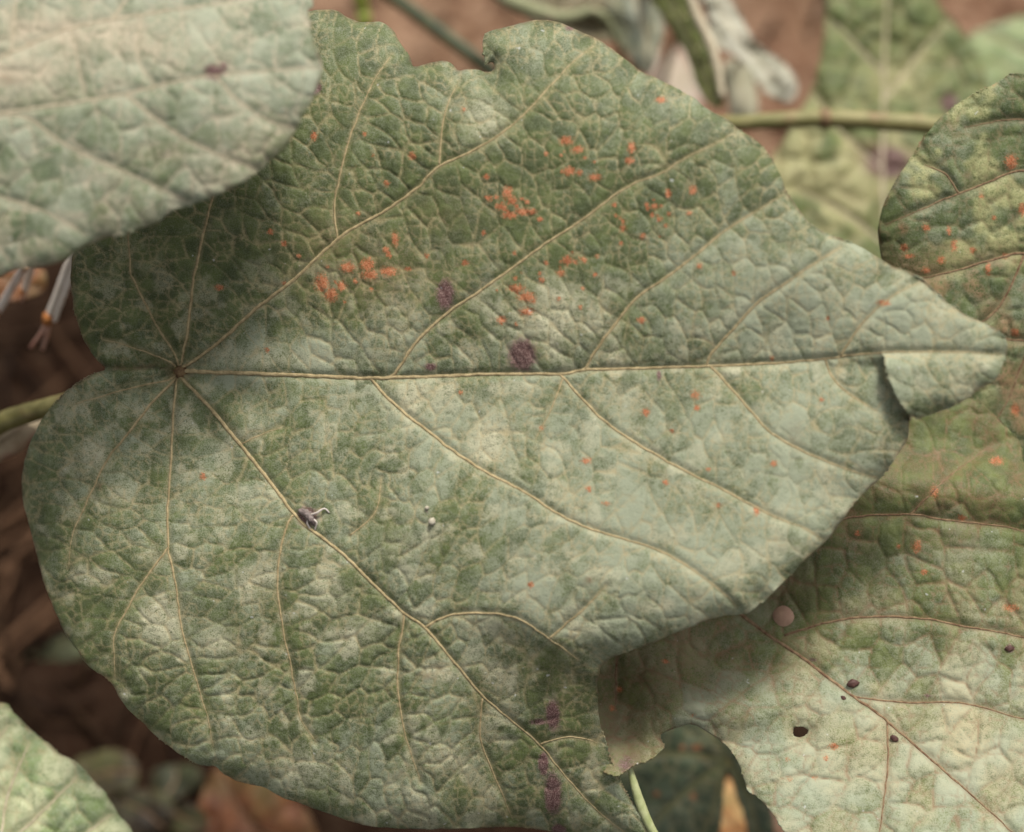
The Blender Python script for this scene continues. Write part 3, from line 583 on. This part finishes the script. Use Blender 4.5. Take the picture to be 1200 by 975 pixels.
P_C1 = Plane(690, 10, .485, sx=.05, sy=-.3)
c1_, s_c1, o_c1 = make_leaf('leaf', 'curled grey-green leaf with pale rolled rim behind the top margin', C1_OUT, (735,-36), [([(735,-36),(748,10),(758,50),(758,80)], 2.4, 1.2), ([(732,-36),(690,-10),(650,10)], 2, 1)], P_C1, lambda X, Y: 26 * sstep(720, 770, X) - 30 * np.exp(-((X - 690) / 40) ** 2 - ((Y - 38) / 20) ** 2) + 6 * (fbm(X / 30, Y / 30, 26, 2) - .5), (M_GREY, M_VEINP), dict(dust=lambda X, Y: .1 + .5 * sstep(715, 745, X), brown=lambda X, Y: .8 * sstep(725, 705, X)), step=2.6, q1=(28, 2), q2=(12, 1), seed=10)
rim = [at(x, y, d) for x, y, d in [(572,-14,.478),(600,2,.474),(630,14,.472),(655,21,.471),(675,18,.47),(692,13,.47),(706,18,.47),(716,32,.472),(724,50,.475)]]
M_RIM = plain_mat('rolled_rim', (.17, .18, .09), (.27, .27, .15), 300, .7, .3, (.23, .12, .10))
stem_part('rolled_margin', rim, [.0016, .0022, .0024, .0020, .0016, .0013, .0012, .0012, .0010], M_RIM, c1_, o_c1)
# bleached papery leaf, twisted
M_WHITE = leaf_mat('leaf_bleached', mid=(.52, .50, .40), dark=(.40, .38, .28), dustc=(.62, .60, .52), cream=(.55, .52, .36), tan=(.40, .32, .2), transl=.3, fine=.4, veinamt=.3)
W_OUT = [(822,-30),(846,-20),(856,0),(870,23),(887,53),(913,70),(931,88),(935,104),(925,121),(908,116),(890,98),(878,76),(858,62),(838,52),(828,20)]
P_W = Plane(880, 60, .485, sx=.1, sy=-.3)
w_, s_w, o_w = make_leaf('leaf', 'bleached whitish dry leaf twisted above the horizontal stalk', W_OUT, (832,-25), [([(832,-25),(850,20),(880,62),(922,106)], 1.8, .8)], P_W, soft(27, 12, 20), (M_WHITE, M_VEINP), dict(dust=lambda X, Y: .5 + X * 0), step=2.6, q1=(26, 2), q2=(12, .8), seed=11)
V_, F_ = [], []
W2_OUT = [(850,72),(866,70),(881,80),(887,105),(888,136),(872,142),(858,140),(852,115),(846,92)]
w2_, s_w2, o_w2 = make_leaf('leaf', 'cream bleached leaf scrap hanging just above the horizontal stalk', W2_OUT, (866,72), [([(866,72),(868,100),(872,138)], 1.4, .8)], Plane(868, 105, .498, sx=-.2, sy=-.2), soft(28, 4, 30), (M_WHITE, M_VEINP), dict(dust=lambda X, Y: .3 + X * 0, cream=lambda X, Y: .6 + X * 0), step=2.6, q1=(26, 1.5), q2=(12, .6), seed=12)
W3_OUT = [(770,72),(786,55),(803,62),(815,90),(822,120),(800,130),(775,115),(762,95)]
w3_, s_w3, o_w3 = make_leaf('leaf', 'pinkish white dry leaf on the soil behind the top margin', W3_OUT, (800,128), [([(800,128),(795,100),(788,60)], 1.6, .8)], Plane(792, 92, .62, sx=0, sy=-.5), soft(29, 6, 30), (leaf_mat('leaf_pinkish', mid=(.45, .36, .29), dark=(.33, .25, .20), dustc=(.55, .46, .40), fine=.4, veinamt=.3), M_VEINP), dict(dust=lambda X, Y: .4 + X * 0), step=3, q1=(26, 2), q2=(12, .8), seed=13)
# deep shaded leaf on the litter, lower left
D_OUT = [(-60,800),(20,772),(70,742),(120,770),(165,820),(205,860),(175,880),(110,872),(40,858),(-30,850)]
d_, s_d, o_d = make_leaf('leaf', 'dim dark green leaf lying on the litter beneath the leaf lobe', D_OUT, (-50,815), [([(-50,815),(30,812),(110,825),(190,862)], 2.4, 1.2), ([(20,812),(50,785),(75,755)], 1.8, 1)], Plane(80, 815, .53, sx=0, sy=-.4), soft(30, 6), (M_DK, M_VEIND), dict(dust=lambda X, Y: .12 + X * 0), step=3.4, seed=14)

# ------------------------------------------------------------------ stalks and stems
def gz(p): return float(gheight(p[0], p[1]))
def grounded(p, dx=0.0, dy=0.0): q = np.array(p, float); q[0] += dx; q[1] += dy; q[2] = gz(q) - .004; return q
def stem_thing(name, label, pts, rad, mat, cat='stem', nodes=(), nodemat=None, jit=.03):
    r = thing(name, pts[0], label, cat); stem_part('stalk', pts, rad, mat, r, pts[0], jit=jit)
    for i, (p, rr, ln, ax) in enumerate(nodes):
        p = np.array(p); ax = np.array(ax) / np.linalg.norm(ax)
        V, F = tube_data([p - ax * ln, p - ax * ln * .4, p, p + ax * ln * .4, p + ax * ln], [rr * .8, rr * 1.04, rr * 1.12, rr * 1.04, rr * .8], 12, .03)
        link_mesh('node', V, F, nodemat or mat, r, pts[0])
    return r
M_NODE = plain_mat('stem_node', (.16, .10, .05), (.28, .19, .09), 300, .6, .3)
# horizontal stalk at the upper right; runs from a stem hidden under the big leaf to one outside on the right
hub = at(800, 520, .47); hubg = grounded(hub)
hp = [at(790, 190, .452), at(830, 150, .440), at(870, 144, .434), at(967, 139, .431), at(1040, 143, .430), at(1095, 147, .430), at(1200, 160, .432), at(1330, 190, .436), at(1480, 300, .45)]
stem_thing('stalk', 'olive tan horizontal stalk with a swollen joint behind the leaf margin', hp, [.0020, .0020, .0020, .0022, .0023, .0024, .0025, .0026, .0028], M_STEM, 'stem', nodes=[(at(967, 139, .431), .0025, .0018, at(1040, 143, .43) - at(967, 139, .431))], nodemat=M_NODE)
stem_thing('stem', 'upright olive stem under the rust-spotted leaf', [hubg, hubg * .5 + hub * .5 + np.array([.004, 0, 0]), hub, at(795, 300, .462), at(790, 190, .452)], [.0038, .0032, .0026, .0020, .0017], M_STEM)
rst = at(1480, 300, .45); rg = grounded(rst, .03)
stem_thing('stem', 'upright olive stem beyond the mottled leaf', [rg, rg * .5 + rst * .5, rst, rst + np.array([0, .01, .06])], [.0045, .004, .0034, .003], M_STEM)
lst = at(-32, 516, .387); lg = grounded(lst, -.09)
stem_thing('stem', 'upright brown jointed stem beside the round leaf lobe', [lg, lg * .5 + lst * .5, lst, lst + np.array([-.01, .0, .05]), lst + np.array([-.03, .01, .12])], [.0045, .0042, .0038, .0034, .003], plain_mat('stem_brown', (.05, .03, .015), (.12, .075, .035), 200, .7, .3))
# pale second stalk under the main petiole
M_PALE = plain_mat('stalk_pale', (.30, .22, .13), (.42, .34, .22), 240, .6, .25, (.26, .12, .08))
p2 = [at(-30, 530, .392), at(5, 524, .391), at(25, 512, .39), at(52, 494, .392), at(90, 482, .398), at(150, 500, .41)]
stem_thing('stalk', 'pale tan stalk tucked under the olive petiole beside the round lobe', p2, [.0028, .0030, .0027, .0022, .0020, .0016], M_PALE)
# petioles of the others
add = lambda root, org, pts, rad, mat=M_PET: stem_part('petiole', pts, rad, mat, root, org)
add(ul, o_ul, [o_ul, o_ul + np.array([-.004, .004, -.02]), lst + np.array([-.02, .006, .09]), lst + np.array([-.03, .01, .12])], [.0016, .002, .0022, .0024])
add(rl, o_r, [o_r, o_r + np.array([.004, .004, -.012]), rst + np.array([0, 0, .01])], [.0015, .0018, .0022])
add(lr, o_lr, [o_lr, o_lr + np.array([-.002, .004, -.012]), hub + np.array([.004, 0, .01]), hub], [.0014, .0017, .0019, .002])
for rt, og, dx, dy in ((bl_, o_bl, .03, .02), (q_, o_q, -.03, .0), (t1_, o_t1, .03, .03), (t2_, o_t2, .03, .02), (c2_, o_c2, -.01, .05), (c1_, o_c1, .01, .05), (w_, o_w, -.01, .04), (d_, o_d, -.03, .0)):
    e = grounded(og, dx, dy); add(rt, og, [og, og * .7 + e * .3 + np.array([dx * .3, dy * .3, -.004]), og * .3 + e * .7 + np.array([dx * .2, dy * .2, 0]), e], [.0011, .0014, .0016, .0018])
add(w2_, o_w2, [o_w2, o_w2 * .5 + s_w(np.array(862.), np.array(50.)) * .5, s_w(np.array(858.), np.array(48.), -1)], [.0007, .0008, .0008], M_VEINP)
# dark diagonal stem and short green stem at the top
ds = [at(420, -40, .50), at(455, -8, .498), at(490, 18, .495), at(530, 48, .492), at(572, 80, .49), at(650, 150, .49)]
dsg = grounded(ds[-1], .02)
stem_thing('stem', 'dark green diagonal stem crossing bare soil behind the torn margin', [dsg, ds[-1] * .6 + dsg * .4, *ds[::-1], at(360, -90, .505)], [.0021] * 9, M_STEMD)
gs = [at(430, 45, .50), at(427, 20, .497), at(422, 0, .494), at(414, -40, .49), at(400, -90, .485)]
gsg = grounded(gs[0], .01, -.01)
stem_thing('stem', 'short olive green stem rising behind the bumpy top margin', [gsg, gs[0] * .5 + gsg * .5, *gs], [.0023, .0022, .0021, .0020, .0019, .0018, .0017], plain_mat('stem_green', (.13, .16, .02), (.22, .25, .04), 200, .5, .2))

# pale curled strip beside the hanging lobe of the main leaf
M_STRIP = plain_mat('strip_pale', (.34, .38, .16), (.50, .52, .28), 300, .6, .2, transl=.2)
stem_part('curled_margin', [at(735, 892, .352), at(739, 903, .352), at(745, 925, .352), at(753, 948, .352), at(762, 968, .352), at(775, 990, .352)], [.0002, .0006, .0009, .0010, .0009, .0007], M_STRIP, main, o_main)

# ------------------------------------------------------------------ dry straw at the left
M_STRAW = plain_mat('straw_white', (.74, .66, .56), (.84, .78, .70), 160, .6, .3, (.40, .17, .05), stretch=(1, 1, .3))
M_ORANGE = plain_mat('straw_orange', (.34, .12, .03), (.48, .20, .06), 200, .6, .3)
M_PINK = plain_mat('straw_pink', (.50, .24, .17), (.62, .40, .31), 200, .6, .3)
def straw(label, a, b, d, r, prongs=()):
    top = at(*a, d); j = at(*b, d + .012); ext = top + (top - j) * .9
    root = thing('dry_straw', j, label, 'straw', None)
    stem_part('stalk', [ext, top, top * .5 + j * .5, j], [r, r, r * .95, r * .9], M_STRAW, root, j, 10, 8, .06)
    off = (top - j); off = np.cross(off / np.linalg.norm(off), [0, -st, ct]) * r * 1.5
    stem_part('sheath', [ext + off, top + off, top * .5 + j * .5 + off * 1.1, j + off * 1.2], [r * .7, r * .7, r * .65, r * .5], M_STRAW, root, j, 8, 8, .08, 3)
    V, F = tube_data([j + (top - j) * .08, j, j - (top - j) * .1], [r * .9, r * 1.35, r * .9], 10, .15); link_mesh('joint', V, F, M_ORANGE, root, j)
    for q in prongs:
        e = at(*q, d + .02); stem_part('prong', [j, j * .5 + e * .5 + off * .3, e], [r * .5, r * .45, r * .38], M_PINK, root, j, 8, 6, .08)
    return root
straw('frayed white straw with orange joint and two pink prongs beside leaf lobe', (85, 298), (57, 372), .385, .0011, [(36, 407), (50, 409)])
straw('short white straw with reddish tip under the pale upper leaf', (36, 312), (28, 340), .39, .0008, [(26, 352)])
straw('leaning greyish straw at the edge of the dark litter', (14, 335), (-2, 362), .395, .0008, [(-10, 385)])

# ------------------------------------------------------------------ litter on the ground
rnd = random.Random(11)
def dry_leaf(label, out, seed, cols, d=None, sy=-.6, base=None):
    cx = sum(p[0] for p in out) / len(out); cy = sum(p[1] for p in out) / len(out)
    mt = leaf_mat('dry_leaf_%d' % seed, mid=cols[0], dark=cols[1], dustc=cols[0], tan=cols[1], fine=.4, transl=.1)
    p = on_ground(cx, cy, 0.012); dd = float(np.dot(p - np.array([0, 0, CAMZ]), np.array([0, st, -ct])))
    return make_leaf('dry_leaf', label, out, out[0], [([out[0], (cx, cy), out[len(out) // 2]], 2.0, 1.0)], Plane(cx, cy, d or dd, 0, sy), soft(seed, 14, 50), (mt, M_VEINB), dict(dust=lambda X, Y: .3 + X * 0), step=3.4, q1=(34, 3), q2=(15, 1), seed=seed, thick=.0004, cat='dry leaf')
dry_leaf('orange brown dry leaf lying below the big leaf margin', [(255,900),(300,908),(352,940),(372,990),(330,1030),(240,1030),(222,980)], 31, ((.17, .058, .018), (.085, .026, .010)), sy=-.3)
dry_leaf('yellow and orange dry leaf seen in the cleft of the small dark leaf', [(825,925),(862,915),(890,945),(900,1000),(860,1030),(820,1000)], 32, ((.50, .33, .13), (.42, .14, .04)))
dry_leaf('tan pinkish dry leaf on soil beside the small dark leaf', [(885,950),(940,940),(960,1000),(930,1050),(890,1030)], 33, ((.42, .24, .16), (.30, .15, .09)))
dry_leaf('orange dry leaf scrap under the pale upper leaf', [(-20,318),(20,308),(52,316),(50,340),(15,352),(-20,345)], 34, ((.20, .065, .018), (.09, .03, .01)), d=.43, sy=-.1)
for i, (x, y, s_) in enumerate([(125,905,34),(170,950,36),(205,915,26),(120,960,28),(215,960,24)]):
    o_ = [(x + s_ * (1 + .3 * rnd.random()) * math.cos(a), y + s_ * .7 * (1 + .3 * rnd.random()) * math.sin(a)) for a in [k * math.pi / 3.5 + i for k in range(7)]]
    r_ = dry_leaf('mossy yellow-brown rotting leaf among the dark litter', o_, 40 + i, [((.05, .038, .008), (.02, .013, .005)), ((.03, .018, .006), (.013, .006, .003)), ((.028, .03, .008), (.012, .013, .004))][i % 3])
    r_[0]['group'] = 'rotting leaves in the litter'
M_TWIG = [plain_mat('twig_%d' % i, a, b, 200, .8, .4, spec=.08) for i, (a, b) in enumerate([((.012, .006, .003), (.03, .016, .008)), ((.03, .014, .008), (.07, .038, .02)), ((.006, .003, .002), (.017, .009, .005))])]  # twig colours darkened to stand in for shade from the dense plants
for i in range(46):
    if i < 34: x, y = rnd.uniform(-40, 200), rnd.uniform(330, 960)
    else: x, y = rnd.uniform(440, 1100), rnd.uniform(-20, 200)
    p = gpt(x, y, .003); a = rnd.uniform(0, math.pi); L = rnd.uniform(.012, .04) if i < 34 else rnd.uniform(.01, .02); dv = np.array([math.cos(a), math.sin(a), rnd.uniform(-.1, .25)]) * L
    bend = np.array([rnd.gauss(0, .003), rnd.gauss(0, .003), .002]); r = rnd.uniform(.0006, .0016)
    V, F = tube_data(catmull_n([p - dv, p + bend, p + dv], 4), np.linspace(r, r * .6, 9), 6, .15, i)
    tag(link_mesh('twig', V, F, M_TWIG[i % 3], None, p), 'thin brown dry twig lying in the dark litter' if i < 34 else 'small dry twig on the bare reddish soil', 'twig', 'twigs in the dark litter' if i < 34 else 'twigs on the bare soil')
M_LIT = plain_mat('litter_straw', (.045, .023, .012), (.11, .06, .033), 200, .8, .3, spec=.1)
for i in range(13):
    x, y = (rnd.uniform(-20, 60), rnd.uniform(680, 800)) if i < 9 else (rnd.uniform(-20, 70), rnd.uniform(420, 680))
    p = gpt(x, y, .006); a = rnd.gauss(1.0, .5); L = rnd.uniform(.012, .03); dv = np.array([math.cos(a), math.sin(a), rnd.uniform(0, .3)]) * L; r = rnd.uniform(.0009, .0016)
    V, F = tube_data(catmull_n([p - dv, p + np.array([rnd.gauss(0, .002), 0, .001]), p + dv], 4), np.linspace(r, r * .7, 9), 6, .1, i)
    tag(link_mesh('dry_straw', V, F, M_LIT, None, p), 'light brown dry straw on the dark litter beside the round lobe', 'straw', 'straws on the dark litter')
# clods and crumbs
cv, cf = [], []
rs = np.random.RandomState(3)
for i in range(1500):
    x = rs.uniform(-.35, .35); y = rs.uniform(.05, .85); r = rs.uniform(.0012, .0045) * (1.6 if rs.rand() < .08 else 1); z = float(gheight(x, y)); b0 = len(cv)
    for v in [(1,0,0),(-1,0,0),(0,1,0),(0,-1,0),(0,0,1),(0,0,-1),(.6,.6,.5),(-.6,.6,.5),(.6,-.6,.5),(-.6,-.6,.5)]:
        cv.append((x + v[0] * r * rs.uniform(.7, 1.2), y + v[1] * r * rs.uniform(.7, 1.2), z + v[2] * r * rs.uniform(.6, 1)))
    for f in [(4,6,7),(4,8,6),(4,7,9),(4,9,8),(0,2,6),(2,1,7),(2,7,6),(1,3,9),(1,9,7),(3,0,8),(3,8,9),(0,6,8),(5,2,0),(5,1,2),(5,3,1),(5,0,3)]: cf.append(tuple(b0 + k for k in f))
cv = np.array(cv); crumb_shade = np.clip(sstep(.50, .43, cv[:, 1] + .75 * cv[:, 0]), 0, 1)  # crumbs on the left take the same painted shade
tag(link_mesh('soil_crumbs', cv, cf, SOIL, attrs={'canopy_shade': crumb_shade}), 'loose reddish soil crumbs scattered over the ground', 'soil', kind='stuff')

# ------------------------------------------------------------------ small things lying on the leaves
def pellet(name, label, cat, p, r, mat, seed, group=None, flat=.8, stretch=1.3):
    rs = np.random.RandomState(seed); V = [(0, 0, 1)]; F = []; a0 = rs.rand() * 6
    for i in range(1, 5):
        for k in range(8):
            th = math.pi * i / 5; ph = 2 * math.pi * k / 8; V.append((math.sin(th) * math.cos(ph), math.sin(th) * math.sin(ph), math.cos(th)))
    V.append((0, 0, -1)); V = np.array(V); V *= 1 + .12 * rs.randn(len(V), 1); V[:, 0] *= stretch; V[:, 2] *= flat
    c, s = math.cos(a0), math.sin(a0); V = np.stack([V[:, 0] * c - V[:, 1] * s, V[:, 0] * s + V[:, 1] * c, V[:, 2]], 1) * r
    V = np.stack([V[:, 0], ct * V[:, 1] - st * V[:, 2], st * V[:, 1] + ct * V[:, 2]], 1)
    for k in range(8):
        F.append((0, 1 + k, 1 + (k + 1) % 8)); F.append((33, 25 + (k + 1) % 8, 25 + k))
        for i in range(3): a = 1 + i * 8; F.append((a + k, a + 8 + k, a + 8 + (k + 1) % 8, a + (k + 1) % 8))
    return tag(link_mesh(name, V + p, F, mat, None, p), label, cat, group)
M_FRASS = plain_mat('frass', (.05, .02, .015), (.10, .045, .035), 900, .6, .3)
M_EGG = plain_mat('egg_white', (.34, .30, .22), (.46, .42, .33), 900, .5, .2)
for i, (x, y, r) in enumerate([(999.5,801,6.5),(988.5,818,3.2),(1048,865.5,5),(1183.5,760,5)]):
    pellet('insect_dropping', 'dark brown insect dropping stuck on the broad pale leaf', 'dropping', s_lr(np.array(float(x)), np.array(float(y)), r * .35), r * .27 * K, M_FRASS, i, 'droppings on the pale leaf', .45, 1.5)
pellet('insect_egg', 'round white insect egg on the rust-spotted leaf', 'egg', s_main(np.array(506.), np.array(611.), 3), 4.3 * U, M_EGG, 20, stretch=1.05)
pellet('insect_egg', 'tiny cream egg just above the round white egg', 'egg', s_main(np.array(500.), np.array(595.), 1.5), 2.4 * U, M_EGG, 21)
M_TANSPOT = plain_mat('dead_tissue', (.36, .22, .15), (.44, .28, .19), 500, .8, .2)
# dead insect on the side vein
sp_ = lambda x, y, l: s_main(np.array(float(x)), np.array(float(y)), l)
bo = sp_(362, 604, 3)
ins_ = thing('insect', bo, 'dried grey insect remains with bent legs on the diagonal side vein', 'insect')
M_INS = plain_mat('insect_shell', (.09, .065, .06), (.26, .21, .19), 900, .5, .5); M_LEG = plain_mat('insect_leg', (.44, .38, .33), (.58, .52, .47), 900, .5, .2)
stem_part('body', [sp_(350, 598, .8), sp_(355, 600, 1.8), sp_(361, 604, 2.4), sp_(366, 610, 1.6), sp_(369, 616, .6)], [.0002, .0007, .0009, .0007, .0002], M_INS, ins_, bo, 8, 4, .25)
for j, pts in enumerate([[(363,603,2),(371,601,5),(380,596,4),(386,601,.5)], [(362,606,2),(360,613,3.5),(364,620,.5)], [(365,608,2),(371,612,3),(369,621,.5)]]):
    stem_part('leg', [sp_(*q) for q in pts], [.00022, .00020, .00015], M_LEG, ins_, bo, 6, 4, .1, j)

# hub where the veins meet
hb = sp_(210, 435, 1)
V, F = tube_data([sp_(203, 435, -1), sp_(207, 435, 1.5), sp_(211, 435.5, 2.2), sp_(216, 435, 1.5), sp_(220, 435, -1)], [.0004, .0011, .0014, .0011, .0004], 10, .25, 4, .6)
link_mesh('vein_hub', V, F, plain_mat('hub_brown', (.10, .055, .025), (.20, .13, .06), 900, .8, .6), main, o_main)
# dead tan patch on the lower right leaf, a thin dry disc grown into the blade
ring = [(918 + 11.5 * (1 + .12 * math.sin(2 * a + 1)) * math.cos(a), 722 + 12.5 * math.sin(a)) for a in np.linspace(0, 2 * math.pi, 29)[:-1]]
Vd = [s_lr(np.array(918.), np.array(722.), 1.6)] + [s_lr(np.array(x), np.array(y), 1.2) for x, y in ring] + [s_lr(np.array(x), np.array(y), -1.0) for x, y in ring]
Fd = [(0, 1 + (k + 1) % 28, 1 + k) for k in range(28)] + [(1 + k, 1 + (k + 1) % 28, 29 + (k + 1) % 28, 29 + k) for k in range(28)]
tag(link_mesh('dead_patch', np.array(Vd), Fd, M_TANSPOT, lr, o_lr), 'smooth tan oval patch of dead tissue')
